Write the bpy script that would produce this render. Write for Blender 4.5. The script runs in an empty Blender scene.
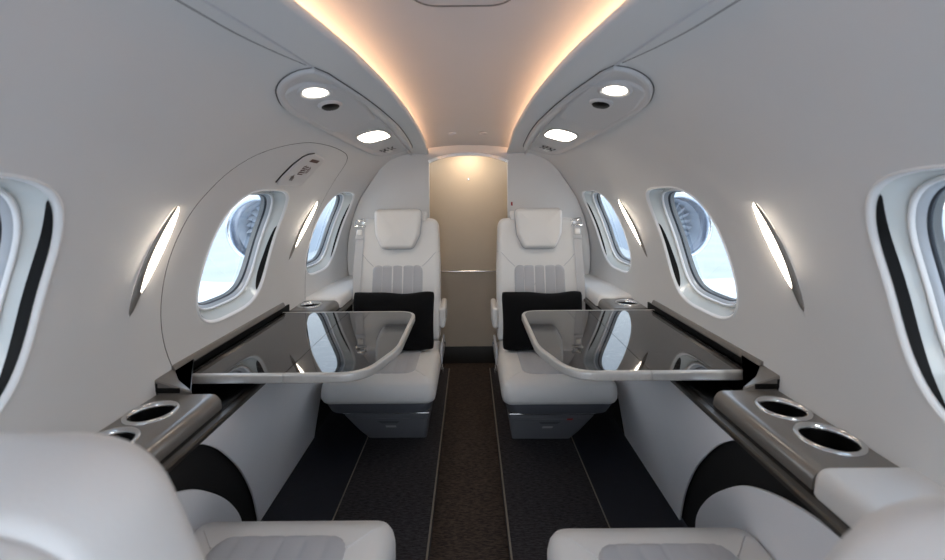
import bpy, bmesh, math, random
import numpy as np
from mathutils import Vector, Matrix
from mathutils.geometry import delaunay_2d_cdt
random.seed(7)
sc = bpy.context.scene
col = sc.collection
PI = math.pi

# ------------------------------------------------------------------ materials
def srgb(c):
    return tuple((x/12.92 if x <= .04045 else ((x+.055)/1.055)**2.4) for x in c)
def mat(name, c, rough=.5, metal=0, coat=0, bump=None, noise=None, emit=None, estr=0, spec=.5, sheen=0):
    m = bpy.data.materials.new(name); m.use_nodes = True
    nt = m.node_tree; b = nt.nodes['Principled BSDF']
    rgb = srgb([x/255 for x in c])
    b.inputs['Base Color'].default_value = (*rgb, 1)
    b.inputs['Roughness'].default_value = rough
    b.inputs['Metallic'].default_value = metal
    b.inputs['Coat Weight'].default_value = coat
    b.inputs['Coat Roughness'].default_value = .04
    b.inputs['Specular IOR Level'].default_value = spec
    b.inputs['Sheen Weight'].default_value = sheen
    if emit:
        b.inputs['Emission Color'].default_value = (*emit, 1)
        b.inputs['Emission Strength'].default_value = estr
    tc = nt.nodes.new('ShaderNodeTexCoord')
    if noise:                                    # (scale, amount)
        n = nt.nodes.new('ShaderNodeTexNoise'); n.inputs['Scale'].default_value = noise[0]; n.inputs['Detail'].default_value = 4
        mp = nt.nodes.new('ShaderNodeMapping'); mp.inputs['Scale'].default_value = noise[2] if len(noise) > 2 else (1, 1, 1)
        nt.links.new(tc.outputs['Object'], mp.inputs['Vector']); nt.links.new(mp.outputs['Vector'], n.inputs['Vector'])
        r = nt.nodes.new('ShaderNodeValToRGB')
        a = noise[1]
        r.color_ramp.elements[0].position = .3; r.color_ramp.elements[1].position = .7
        r.color_ramp.elements[0].color = (*[x*(1-a) for x in rgb], 1)
        r.color_ramp.elements[1].color = (*[min(1, x*(1+a)) for x in rgb], 1)
        nt.links.new(n.outputs['Fac'], r.inputs['Fac']); nt.links.new(r.outputs['Color'], b.inputs['Base Color'])
    if bump:                                     # (scale, strength)
        n = nt.nodes.new('ShaderNodeTexNoise'); n.inputs['Scale'].default_value = bump[0]; n.inputs['Detail'].default_value = 3
        nt.links.new(tc.outputs['Object'], n.inputs['Vector'])
        bp = nt.nodes.new('ShaderNodeBump'); bp.inputs['Strength'].default_value = bump[1]; bp.inputs['Distance'].default_value = .002
        nt.links.new(n.outputs['Fac'], bp.inputs['Height']); nt.links.new(bp.outputs['Normal'], b.inputs['Normal'])
    return m

LINER = mat('liner', (217, 217, 217), .5, noise=(3, .015))
LINER2 = mat('ceiling_liner', (204, 203, 205), .55, noise=(3, .015))
PANEL = mat('overhead_plastic', (203, 202, 203), .42)
GAP = mat('panel_gap', (70, 68, 68), .8)
REVEAL = mat('window_reveal_gloss', (214, 219, 218), .18, coat=.5, spec=.6)
LIP = mat('window_lip', (236, 236, 236), .3)
GASKET = mat('gasket', (52, 58, 66), .4)
SILVER = mat('silver_frame', (200, 207, 215), .25, metal=.2)
BLACK = mat('black_plastic', (7, 7, 8), .5, spec=.25)
BLACKM = mat('black_matt', (12, 11, 13), .85, noise=(120, .2))
LEATHER = mat('white_leather', (224, 223, 222), .45, bump=(260, .12), noise=(4, .02))
LEATHER_N = mat('grey_leather_insert', (182, 183, 188), .5, bump=(260, .1))
SEATGREY = mat('seat_shell_grey', (112, 113, 119), .5)
SKIRT = mat('seat_skirt_grey', (84, 86, 93), .6)
FABRIC = mat('black_cushion_fabric', (10, 10, 12), .95, bump=(500, .5), spec=.2)
BELT = mat('grey_webbing', (200, 200, 202), .7, bump=(700, .3))
CHROME = mat('chrome', (214, 214, 214), .16, metal=1)
STEEL = mat('brushed_aluminium', (196, 193, 189), .32, metal=.35, noise=(60, .05, (1, 12, 1)))
BRONZE = mat('pewter_lacquer', (124, 119, 115), .33, metal=.4, coat=.4, noise=(9, .06, (3, 1, 3)))
RAILM = mat('bronze_rail', (74, 71, 68), .3, metal=.5)
DOORUP = mat('door_veneer_upper', (196, 184, 166), .5, noise=(5, .03))
DOORLO = mat('door_veneer_lower', (188, 177, 162), .5, noise=(5, .03))
SIDE = mat('sidewall_vinyl', (243, 244, 248), .5, noise=(5, .015))
NAVY = mat('outboard_mat', (28, 31, 42), .7, noise=(40, .12), bump=(300, .2))
GREEN = mat('exterior_white_paint', (226, 229, 229), .3, coat=.3)
APRON = mat('apron_concrete', (190, 192, 194), .8, noise=(.6, .08))
NAC = mat('nacelle_paint', (176, 186, 198), .35)
INLET = mat('polished_inlet', (215, 220, 228), .15, metal=1)
BLADE = mat('fan_blade', (206, 212, 220), .35, metal=.2)
RED = mat('red_tab', (170, 40, 40), .5)
INK = mat('dark_ink', (92, 70, 64), .7)
INK2 = mat('grey_ink', (70, 70, 72), .7)
WHITEP = mat('white_trim', (235, 233, 230), .4)
WARM = mat('cove_led', (255, 220, 180), .5, emit=(1, .60, .34), estr=10)
LENS = mat('wall_light_lens', (255, 240, 220), .4, emit=(1, .86, .70), estr=14)
LENS2 = mat('reading_light_lens', (255, 245, 230), .4, emit=(1, .90, .76), estr=10)
LAVL = mat('vestibule_lamp_lens', (255, 240, 220), .4, emit=(1, .80, .60), estr=15)

def carpet(name, c, sc_, a):
    m = mat(name, c, .95); nt = m.node_tree; b = nt.nodes['Principled BSDF']
    tc = nt.nodes.new('ShaderNodeTexCoord'); mp = nt.nodes.new('ShaderNodeMapping'); mp.inputs['Scale'].default_value = (1, 5, 1)
    n = nt.nodes.new('ShaderNodeTexNoise'); n.inputs['Scale'].default_value = sc_; n.inputs['Detail'].default_value = 5; n.inputs['Roughness'].default_value = .75
    r = nt.nodes.new('ShaderNodeValToRGB'); rgb = srgb([x/255 for x in c])
    r.color_ramp.elements[0].position = .38; r.color_ramp.elements[1].position = .62
    r.color_ramp.elements[0].color = (*[x*(1-a) for x in rgb], 1); r.color_ramp.elements[1].color = (*[x*(1+a) for x in rgb], 1)
    nt.links.new(tc.outputs['Object'], mp.inputs['Vector']); nt.links.new(mp.outputs['Vector'], n.inputs['Vector'])
    nt.links.new(n.outputs['Fac'], r.inputs['Fac']); nt.links.new(r.outputs['Color'], b.inputs['Base Color'])
    bp = nt.nodes.new('ShaderNodeBump'); bp.inputs['Strength'].default_value = .6; bp.inputs['Distance'].default_value = .003
    nt.links.new(n.outputs['Fac'], bp.inputs['Height']); nt.links.new(bp.outputs['Normal'], b.inputs['Normal'])
    return m
CARPET = carpet('charcoal_ribbed_carpet', (47, 44, 47), 48, .9)
AISLE = carpet('brown_aisle_carpet', (63, 52, 45), 55, .8)

def stone():                                     # dark veined gloss table surface
    m = mat('dark_veined_gloss', (52, 49, 48), .03); nt = m.node_tree; b = nt.nodes['Principled BSDF']
    b.inputs['IOR'].default_value = 1.78
    tc = nt.nodes.new('ShaderNodeTexCoord'); mp = nt.nodes.new('ShaderNodeMapping'); mp.inputs['Scale'].default_value = (2.2, 7, 1)
    mp.inputs['Rotation'].default_value = (0, 0, .35)
    n = nt.nodes.new('ShaderNodeTexNoise'); n.inputs['Scale'].default_value = 2.6; n.inputs['Detail'].default_value = 8; n.inputs['Distortion'].default_value = 1.4
    r = nt.nodes.new('ShaderNodeValToRGB'); e = r.color_ramp.elements
    e[0].position = .3; e[0].color = (*srgb((.10, .095, .092)), 1)
    e[1].position = .52; e[1].color = (*srgb((.15, .14, .137)), 1)
    k = e.new(.545); k.color = (*srgb((.34, .32, .31)), 1); k = e.new(.57); k.color = (*srgb((.13, .125, .12)), 1)
    nt.links.new(tc.outputs['Object'], mp.inputs['Vector']); nt.links.new(mp.outputs['Vector'], n.inputs['Vector'])
    nt.links.new(n.outputs['Fac'], r.inputs['Fac']); nt.links.new(r.outputs['Color'], b.inputs['Base Color'])
    return m
STONE = stone()

def glass():
    m = bpy.data.materials.new('tinted_pane'); m.use_nodes = True; nt = m.node_tree; nt.nodes.clear()
    o = nt.nodes.new('ShaderNodeOutputMaterial'); mx = nt.nodes.new('ShaderNodeMixShader')
    t = nt.nodes.new('ShaderNodeBsdfTransparent'); t.inputs['Color'].default_value = (.66, .70, .725, 1)  # dimming put into the pane colour to hold back the bright outside
    g = nt.nodes.new('ShaderNodeBsdfGlossy'); g.inputs['Roughness'].default_value = .02
    f = nt.nodes.new('ShaderNodeLayerWeight'); f.inputs['Blend'].default_value = .12
    nt.links.new(f.outputs['Facing'], mx.inputs[0]); nt.links.new(t.outputs[0], mx.inputs[1]); nt.links.new(g.outputs[0], mx.inputs[2])
    nt.links.new(mx.outputs[0], o.inputs[0]); return m
PANE = glass()

# ------------------------------------------------------------------ mesh helpers
def tag(o, label=None, cat=None, group=None, kind=None):
    if label: o['label'] = label
    if cat: o['category'] = cat
    if group: o['group'] = group
    if kind: o['kind'] = kind
    return o
def empty(name, loc=(0, 0, 0), rz=0):
    o = bpy.data.objects.new(name, None); o.empty_display_size = .05
    o.location = loc; o.rotation_euler = (0, 0, rz); col.objects.link(o); return o
class MB:
    def __init__(s): s.v = []; s.f = []
    def add(s, v, f, M=None):
        n = len(s.v)
        s.v += [tuple(M @ Vector(p)) if M else tuple(p) for p in v]
        s.f += [tuple(i+n for i in q) for q in f]; return s
    def build(s, name, m, parent=None, smooth=True, recalc=True, angle=35, M=None, weld=0):
        me = bpy.data.meshes.new(name)
        vv = [tuple(M @ Vector(p)) for p in s.v] if M else s.v
        me.from_pydata(vv, [], s.f); me.validate()
        bm = bmesh.new(); bm.from_mesh(me)
        if weld: bmesh.ops.remove_doubles(bm, verts=bm.verts, dist=weld)
        if recalc: bmesh.ops.recalc_face_normals(bm, faces=bm.faces)
        if smooth and angle < 180:
            for e in bm.edges:
                if len(e.link_faces) == 2 and e.calc_face_angle(0) > math.radians(angle): e.smooth = False
        for f in bm.faces: f.smooth = smooth
        bm.to_mesh(me); bm.free()
        me.materials.append(m)
        o = bpy.data.objects.new(name, me); col.objects.link(o)
        if parent: o.parent = parent
        return o
def loft(rings, closed=True, cap0=False, cap1=False):
    n = len(rings[0]); v = [p for r in rings for p in r]; f = []
    for i in range(len(rings)-1):
        for j in range(n if closed else n-1):
            k = (j+1) % n; f.append((i*n+j, i*n+k, (i+1)*n+k, (i+1)*n+j))
    if cap0: f.append(tuple(reversed(range(n))))
    if cap1: f.append(tuple(range((len(rings)-1)*n, len(rings)*n)))
    return v, f
def rbox(c, s, r=.005, seg=3):
    bm = bmesh.new(); bmesh.ops.create_cube(bm, size=1)
    for v in bm.verts: v.co = Vector((v.co.x*s[0], v.co.y*s[1], v.co.z*s[2]))
    if r > 0: bmesh.ops.bevel(bm, geom=list(bm.edges), offset=min(r, min(s)*.49), segments=seg, profile=.5, affect='EDGES')
    v = [tuple(q.co + Vector(c)) for q in bm.verts]; f = [tuple(x.index for x in q.verts) for q in bm.faces]; bm.free(); return v, f
def lathe(prof_, n=32, c=(0, 0, 0), axis='z'):
    rings = []
    for r, h in prof_:
        ring = []
        for i in range(n):
            a = 2*PI*i/n; p = (r*math.cos(a), r*math.sin(a), h)
            if axis == 'y': p = (p[0], p[2], p[1])
            if axis == 'x': p = (p[2], p[0], p[1])
            ring.append((p[0]+c[0], p[1]+c[1], p[2]+c[2]))
        rings.append(ring)
    return loft(rings)
def sweep(path, sec, up=Vector((0, 0, 1)), cap=True, closed=False):
    path = [Vector(p) for p in path]; rings = []
    N = len(path)
    for i, p in enumerate(path):
        if closed: t = (path[(i+1) % N]-path[i-1]).normalized()
        else: t = (path[min(i+1, N-1)]-path[max(i-1, 0)]).normalized()
        u = up(i) if callable(up) else up
        s = t.cross(u).normalized(); w = s.cross(t).normalized()
        rings.append([tuple(p + s*a + w*b) for a, b in sec])
    if closed: rings.append(rings[0])
    return loft(rings, True, cap and not closed, cap and not closed)
def circ(r, n=10): return [(r*math.cos(2*PI*i/n), r*math.sin(2*PI*i/n)) for i in range(n)]
def rrect(w, h, r, n=6, cx=0, cy=0):
    o = []
    for (x, y, a0) in ((w/2-r, h/2-r, 0), (-w/2+r, h/2-r, 90), (-w/2+r, -h/2+r, 180), (w/2-r, -h/2+r, 270)):
        for i in range(n+1):
            a = math.radians(a0+90*i/n); o.append((cx+x+r*math.cos(a), cy+y+r*math.sin(a)))
    return o
def roundpoly(P, R, n=7):
    out = []; N = len(P)
    for i in range(N):
        p = Vector(P[i]); a = Vector(P[i-1]); b = Vector(P[(i+1) % N]); r = R[i] if isinstance(R, (list, tuple)) else R
        if r <= 0: out.append(tuple(p)); continue
        u = (a-p).normalized(); v = (b-p).normalized(); ang = u.angle(v); d = min(r/math.tan(ang/2), .48*(a-p).length, .48*(b-p).length)
        A = p+u*d; B = p+v*d
        for k in range(n+1):
            t = k/n; out.append(tuple(A*(1-t)**2+p*2*t*(1-t)+B*t*t))
    return out
def inset(P, d):                                  # CCW polygon, inward by d
    N = len(P); o = []
    for i in range(N):
        a = Vector(P[i-1]); p = Vector(P[i]); b = Vector(P[(i+1) % N])
        e1 = p-a; e2 = b-p
        if e1.length < 1e-7: e1 = e2
        if e2.length < 1e-7: e2 = e1
        n1 = Vector((-e1.y, e1.x)).normalized(); n2 = Vector((-e2.y, e2.x)).normalized()
        n = (n1+n2)
        n = n.normalized() if n.length > 1e-6 else n1
        k = 1/max(.5, n.dot(n1)); o.append(tuple(p+n*d*k))
    return o
def ccw(P):
    a = sum(P[i-1][0]*P[i][1]-P[i][0]*P[i-1][1] for i in range(len(P))); return list(P) if a > 0 else list(reversed(P))
def puff(P, thick, r, crown=0, back=True):
    """cushion from a 2D outline in XY; front is +z, rounded rims of radius r, domed by crown"""
    P = ccw(P); cx = sum(p[0] for p in P)/len(P); cy = sum(p[1] for p in P)/len(P)
    rings = []
    if back:
        for k in (1.0, .4, 0): rings.append([(x, y, r*(k)*(k)*.6) for x, y in inset(P, r*k*.6)])
        rings = [[(x, y, (0 if i == 0 else (.12 if i == 1 else .4))*r) for x, y, z in q] for i, q in enumerate(rings)]
    else: rings.append([(x, y, 0) for x, y in P])
    H = thick
    for k in range(0, 8):
        a = k/7*PI/2; rings.append([(x, y, H-r+r*math.sin(a)) for x, y in inset(P, r*(1-math.cos(a)))])
    base = inset(P, r)
    for q in (.86, .7, .5, .3, .1):
        rings.append([(cx+(x-cx)*q, cy+(y-cy)*q, H+crown*(1-q*q)) for x, y in base])
    return loft(rings, True, True, True)
def prism(P, z0, z1, bev=0, seg=2):
    P = ccw(P)
    rings = []
    if bev:
        for k in range(seg+1):
            a = k/seg*PI/2; rings.append([(x, y, z0+bev*(1-math.sin(a))) for x, y in inset(P, bev*(1-math.cos(PI/2-a)) if False else bev*(1-math.sin(a)))] if False else [(x, y, z0+bev-bev*math.cos(a)) for x, y in inset(P, bev*(1-math.sin(a)))])
        for k in range(seg+1):
            a = k/seg*PI/2; rings.append([(x, y, z1-bev+bev*math.sin(a)) for x, y in inset(P, bev*(1-math.cos(a)))])
    else: rings = [[(x, y, z0) for x, y in P], [(x, y, z1) for x, y in P]]
    return loft(rings, True, True, True)
def mirx(M_, sx):
    if sx < 0: M_.v = [(-p[0], p[1], p[2]) for p in M_.v]
    return M_
def ribbed(outline_hw, v0, v1, n, amp, nu=64, nv=26, z=0, hw=.13):
    """channel-quilted panel: width limited by outline_hw(v), n puffed channels"""
    g = []
    for j in range(nv+1):
        t = .5-.5*math.cos(PI*j/nv); v = v0+(v1-v0)*t; w = outline_hw(v)
        for i in range(nu+1):
            x = -hw+2*hw*i/nu; x = max(-w, min(w, x))
            ch = abs(math.sin(PI*n*(x+hw)/(2*hw)))**.45
            e = min(1, max(0, (w-abs(x))/.012))*min(1, (v-v0)/.012+.0)*min(1, (v1-v)/.012)
            g.append((x, v, z+amp*(.25+ch*.75)*math.sqrt(max(0, e))-.004*(1-math.sqrt(max(0, e)))))
    f = [(j*(nu+1)+i, j*(nu+1)+i+1, (j+1)*(nu+1)+i+1, (j+1)*(nu+1)+i) for j in range(nv) for i in range(nu)]
    return g, f
def rounded_hw(hw, v0, v1, r0, r1):
    def f(v):
        w = hw
        if v > v1-r1: d = v-(v1-r1); w = hw-r1+math.sqrt(max(0, r1*r1-d*d))
        if v < v0+r0: d = (v0+r0)-v; w = min(w, hw-r0+math.sqrt(max(0, r0*r0-d*d)))
        return w
    return f

# ------------------------------------------------------------------ cabin profile
Z0 = 1.085                                        # height of the profile's reference line above the floor
LY = [-1, .3, .56, .67, .87, 1.17, 1.7, 2.6, 3.2]; LX = [.31, .275, .243, .218, .2, .187, .195, .247, .3]
def cr(P, n=10):
    P = [np.array(p, float) for p in P]; P = [2*P[0]-P[1]]+P+[2*P[-1]-P[-2]]; o = []
    for i in range(1, len(P)-2):
        for k in range(n):
            t = k/n; a, b, c, d = P[i-1:i+3]
            o.append(.5*((2*b)+(c-a)*t+(2*a-5*b+4*c-d)*t*t+(3*b-3*c+d-a)*t**3))
    o.append(P[-2]); return np.array(o)
_lipc = {}
def lipx(y):
    # smooth the piecewise-linear plan of the cove edge
    k = round(y, 4)
    if k not in _lipc: _lipc[k] = float(np.mean([np.interp(y+d, LY, LX) for d in np.linspace(-.16, .16, 9)]))
    return _lipc[k]
_pc = {}
def prof(y):
    k = round(y, 4)
    if k in _pc: return _pc[k]
    g = math.floor(y/.02+1e-9)*.02; t = (y-g)/.02
    a = prof_exact(g)
    if t < 1e-6: _pc[k] = a
    else:
        b = prof_exact(g+.02); _pc[k] = (a[0]*(1-t)+b[0]*t, a[1]*(1-t)+b[1]*t)
    return _pc[k]
_pe = {}
def prof_exact(y):
    k = round(y, 3)
    if k in _pe: return _pe[k]
    lx = lipx(y); R = .8-.05*min(max((y-2.0)/.65, 0), 1)**2; q = R/.8
    P = [(.785, -.53), (.796, -.46), (.8, -.38), (.793, -.28), (.773, -.175), (.742, -.08), (.704, 0), (.63, .105), (.53, .187), (.43+(lx-.2)*.5, .238), (.32+(lx-.2)*.8, .265)]
    P = [(a*q if i < 8 else a, b) for i, (a, b) in enumerate(P)]+[(lx, .26)]
    p = cr(P); s = np.concatenate([[0], np.cumsum(np.hypot(*np.diff(p, axis=0).T))])
    _pe[k] = (p, s); return _pe[k]
def W(side, y, s, off=0):
    """point on the liner at length y, girth s, off metres into the cabin; and the inward normal"""
    p, ss = prof(y); X = np.interp(s, ss, p[:, 0]); Z = np.interp(s, ss, p[:, 1])
    e = .012; a = min(max(s, e), ss[-1]-e)
    dx = np.interp(a+e, ss, p[:, 0])-np.interp(a-e, ss, p[:, 0]); dz = np.interp(a+e, ss, p[:, 1])-np.interp(a-e, ss, p[:, 1])
    L = math.hypot(dx, dz); nx, nz = -dz/L, dx/L            # rotate tangent to point inwards/down
    if nx*(-X)+nz*(-.38-Z) < 0: nx, nz = -nx, -nz
    return Vector((side*(X+nx*off), y, Z0+Z+nz*off)), Vector((side*nx, 0, nz))
U1 = 1.15
def Wu(side, y, u, off=0): return W(side, y, u/U1*prof(y)[1][-1], off)
def s2u(y, s): return s/prof(y)[1][-1]*U1

WIN = [(.555, .03), (1.46, .15), (2.285, .30)]       # window centres along the cabin, aft lean of the upper half
def wout(k, ins=0, n=72):
    yc, sh = WIN[k]; a = (.215 if k < 2 else .20)-ins; b = (.222 if k else .236)-ins; o = []
    for i in range(n):
        t = 2*PI*i/n; c, s_ = math.cos(t), math.sin(t); e = 2/(3.4 if k else 3.0)
        dy = a*math.copysign(abs(c)**e, c); ds = b*math.copysign(abs(s_)**e, s_)
        o.append((yc+dy+sh*ds, .355+ds))
    return o
EXIT = [(1.17, .0), (1.135, .07), (1.10, .18), (1.085, .30), (1.09, .42), (1.115, .53), (1.17, .64), (1.26, .73), (1.40, .795), (1.55, .815), (1.72, .815), (1.86, .80), (1.96, .76), (2.03, .69), (2.06, .60), (2.07, .45), (2.07, .25), (2.05, .10), (2.02, .0)]
def dense(P, n=6): return [tuple(p) for p in cr(P, n)]
SEAM = dense([(-.9, .96), (0, .965), (.4, .97), (.62, .985), (.74, 1.005), (.85, 1.035)], 8)
def pip(p, P):
    x, y = p; c = False; n = len(P)
    for i in range(n):
        x1, y1 = P[i]; x2, y2 = P[i-1]
        if (y1 > y) != (y2 > y) and x < (x2-x1)*(y-y1)/(y2-y1)+x1: c = not c
    return c
def offpath(P, d):
    o = []
    for i, p in enumerate(P):
        a = Vector(P[max(0, i-1)]); b = Vector(P[min(len(P)-1, i+1)]); t = (b-a).normalized(); o.append((p[0]-t.y*d, p[1]+t.x*d))
    return o
YA, YB = -.9, 2.64
def surf_fill(side, P, o, off, step=.02):
    P = [tuple(p) for p in P]; pts = [Vector(p) for p in P]; n = len(pts); ed = [(i, (i+1) % n) for i in range(n)]; Pi = inset(P, step*.3)
    for a in np.arange(min(p[0] for p in P), max(p[0] for p in P), step):
        for b in np.arange(min(p[1] for p in P), max(p[1] for p in P), step):
            if pip((a, b), Pi): pts.append(Vector((a, b)))
    V, E_, F_, *_ = delaunay_2d_cdt(pts, ed, [], 0, 1e-6)
    return [tuple(W(side, v.x, v.y, o)[0]-off) for v in V], [tuple(f) for f in F_ if pip((sum(V[i].x for i in f)/3, sum(V[i].y for i in f)/3), P)]
def build_wall(side, name, label):
    root = None
    pts = []; edges = []
    def loop(P, close=True):
        n = len(pts); pts.extend(Vector((y, s2u(y, s))) for y, s in P)
        edges.extend((n+i, n+i+1) for i in range(len(P)-1))
        if close: edges.append((n+len(P)-1, n))
        return [(y, s2u(y, s)) for y, s in P]
    wins = [loop(wout(k)) for k in range(3)]
    seam = loop(offpath(SEAM, .0012)+list(reversed(offpath(SEAM, -.0012))))
    ex_in = ex_out = None
    if side < 0:
        E_ = dense(EXIT, 5)
        gap = loop(offpath(E_, .0013)+list(reversed(offpath(E_, -.0013))))
        ex_in = [(y, s2u(y, s)) for y, s in E_]
    ny, nu = 118, 50
    for i in range(ny+1):
        for j in range(nu+1): pts.append(Vector((YA+(YB-YA)*i/ny, U1*j/nu)))
    V, E2, Fc, *_ = delaunay_2d_cdt(pts, edges, [], 0, 1e-5)
    A = MB(); B = MB(); P3 = []; N3 = []
    for v in V:
        p, n = Wu(side, v.x, v.y); P3.append(tuple(p)); N3.append(n)
    fa = []; fb = []
    for f in Fc:
        cx = sum(V[i].x for i in f)/len(f); cy = sum(V[i].y for i in f)/len(f); c = (cx, cy)
        if any(pip(c, w) for w in wins) or pip(c, seam): continue
        if side < 0 and pip(c, gap): continue
        if side < 0 and pip(c, ex_in): fb.append(f)
        else: fa.append(f)
    def mk(nm, faces):
        used = sorted({i for f in faces for i in f}); ix = {k: n for n, k in enumerate(used)}
        me = bpy.data.meshes.new(nm); 
        fl = [tuple(ix[i] for i in (f if side < 0 else reversed(f))) for f in faces]
        me.from_pydata([P3[i] for i in used], [], fl)
        for p in me.polygons: p.use_smooth = True
        me.normals_split_custom_set_from_vertices([tuple(N3[i]) for i in used])
        me.materials.append(LINER); o = bpy.data.objects.new(nm, me); col.objects.link(o); return o
    wl = mk(name, fa); tag(wl, label, 'wall', kind='structure')
    def ribbon(P, w, nm, par):
        r = MB(); L = offpath(P, w); R = offpath(P, -w); v = []
        for a, m_, b in zip(L, P, R): v += [tuple(W(side, a[0], a[1], -.0002)[0]), tuple(W(side, m_[0], m_[1], -.0035)[0]), tuple(W(side, b[0], b[1], -.0002)[0])]
        r.add(v, [(3*i+j, 3*i+j+1, 3*i+j+4, 3*i+j+3) for i in range(len(P)-1) for j in (0, 1)]); r.build(nm, GAP, par)
    ribbon(SEAM, .008, 'seam_backing', wl)
    if side < 0:
        d = mk('door_2', fb); tag(d, 'arched emergency exit hatch outline in the left cabin wall around its middle window', 'door', kind='structure')
        ribbon(dense(EXIT, 5), .008, 'hatch_seam', d)
    # cove lip: the valance turns up and back
    lip = MB(); rings = []
    for i in range(90):
        y = YA+(YB-YA)*i/89; lx = lipx(y)
        rings.append([(side*(lx+a), y, Z0+.26+b) for a, b in ((0, 0), (-.004, .001), (-.007, .004), (-.008, .008), (-.006, .012), (-.002, .014), (.06, .014), (.15, .018))])
    lip.add(*loft(rings, closed=False)); lip.build('cove_lip', LINER, wl, angle=180)
    return wl
wall_l = build_wall(-1, 'wall_left', 'curved grey-white cabin liner on the left with the hatch outline')
wall_r = build_wall(1, 'wall_right', 'curved grey-white cabin liner on the right')

# ------------------------------------------------------------------ windows
REV = [(-.004, .0005), (-.002, .003), (.001, .0025), (.004, -.002), (.007, -.006)]
def offat(d): return float(np.interp(d, [.007, .030], [-.006, -.040]))
def build_window(side, k, num, label):
    n = 72
    def ring(d, o): return [tuple(W(side, y, s, o)[0]) for y, s in wout(k, d, n)]
    lipm = MB(); lipm.add(*loft([ring(*a) for a in REV])); root = lipm.build('window_%d' % num, LIP, angle=180)
    tag(root, label, 'window', kind='structure')
    r = MB(); r.add(*loft([ring(*a) for a in ((.007, -.006), (.012, -.013), (.020, -.025), (.027, -.036), (.030, -.040))])); r.build('reveal', REVEAL, root, angle=180)
    r = MB(); r.add(*loft([ring(*a) for a in ((.030, -.040), (.031, -.036), (.033, -.034), (.035, -.034), (.037, -.037), (.038, -.042))])); r.build('inner_frame', LIP, root, angle=180)
    r = MB(); r.add(*loft([ring(*a) for a in ((.038, -.042), (.041, -.044), (.046, -.052))])); r.build('pane_frame', SILVER, root, angle=180)
    r = MB(); r.add(*loft([ring(*a) for a in ((.046, -.052), (.049, -.053), (.050, -.058))])); r.build('gasket', GASKET, root, angle=180)
    # pane
    P = ring(.05, -.056); c = W(side, WIN[k][0], .355, -.056)[0]; rings = []
    full = wout(k, .05, n); yc, scn = WIN[k][0], .355
    for q in (1, .75, .5, .25): rings.append([tuple(W(side, yc+(y-yc)*q, scn+(s-scn)*q, -.056)[0]) for y, s in full])
    r = MB(); v, f = loft(rings); m = len(v); v.append(tuple(c)); f += [(m-n+i, m-n+(i+1) % n, m) for i in range(n)]
    r.add(v, f); r.build('pane', PANE, root, angle=180)
    # dark shade slot along the aft side of the reveal
    lo, hi = ((-50, 48) if k == 0 else (-46, 8) if k == 1 else (-42, 30))
    r = MB(); rg = []
    for i in range(40):
        t = i/39; ph = math.radians(lo+(hi-lo)*t); w = (.0095, .0110, .0055)[k]*math.sin(PI*t)**.6+.0003
        idx = (ph % (2*PI))/(2*PI)*n; i0 = int(idx) % n; fr = idx-int(idx)
        row = []
        for q in (0, .5, 1):
            d = .0085+w*q; A = wout(k, d, n); a = A[i0]; b = A[(i0+1) % n]
            row.append(tuple(W(side, a[0]+(b[0]-a[0])*fr, a[1]+(b[1]-a[1])*fr, offat(d)+.0025)[0]))
        rg.append(row)
    r.add(*loft(rg, closed=False)); r.build('shade_slot', BLACK, root)
    # outer fuselage reveal beyond the pane keeps daylight from leaking round the hole
    r = MB(); r.add(*loft([ring(*a) for a in ((.007, -.006), (-.01, -.065), (.052, -.072))])); r.build('window_surround', LIP, root, angle=180)
    return root
num = 1
for side, sn in ((-1, 'left'), (1, 'right')):
    for k, w in enumerate(('nearest oval window in the %s wall, cut off by the picture edge', 'middle oval window in the %s wall, an engine inlet seen through it', 'farthest oval window in the %s wall, beside the rear seat')):
        build_window(side, k, num, w % sn); num += 1

# ------------------------------------------------------------------ ceiling
c = MB(); rings = []
for i in range(80):
    y = YA+(YB-YA)*i/79; lx = lipx(y); h = -.022*min(max((y-1.2)/1.4, 0), 1)
    half = [(0, .338), (.3*lx, .336), (.6*lx, .331), (.85*lx, .325), (1.0*lx, .320), (lx+.03, .312), (lx+.06, .303), (lx+.085, .290), (lx+.10, .274), (lx+.105, .262)]
    half = [(a, b+h if a < lx+.07 else b+h*.5) for a, b in half]
    rings.append([(-a, y, Z0+b) for a, b in reversed(half)]+[(a, y, Z0+b) for a, b in half[1:]])
c.add(*loft(rings, closed=False)); ceil_ = c.build('ceiling', LINER2, angle=180); tag(ceil_, 'arched grey-white ceiling panel between the two glowing coves', 'ceiling', kind='structure')
# access panel outline at the front of the ceiling
PP = rrect(.17, .60, .05, 8, 0, .44)
r = MB(); r.add(*sweep([(x, y, Z0+.3355-.004*(abs(x)/.085)**2) for x, y in PP], circ(.0011, 6), closed=True)); o = r.build('access_panel_seam', GAP, ceil_)
for s in (-1, 1):
    r = MB(); y = 2.13; zc = Z0+.317
    r.add(*lathe([(.021, .004), (.0215, -.001), (.0195, -.0025), (.018, -.001), (.018, .0005), (.0001, .0005)], 28, (s*.078, y, zc)))
    o = r.build('ceiling_speaker', LINER2); tag(o, 'small round flush ceiling disc, %s of the pair ahead of the archway' % ('left' if s < 0 else 'right'), 'speaker', 'ceiling discs')
# LED strips in the coves
for s in (-1, 1):
    path = [(s*(lipx(y)+.046), y, Z0+.279) for y in np.linspace(-.85, 2.6, 60)]
    r = MB(); r.add(*sweep(path, [(-.006, -.004), (.006, -.004), (.006, .004), (-.006, .004)])); o = r.build('cove_light_strip', WARM)
    tag(o, 'warm glowing light strip in the %s ceiling cove' % ('left' if s < 0 else 'right'), 'light', 'cove lights')

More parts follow.
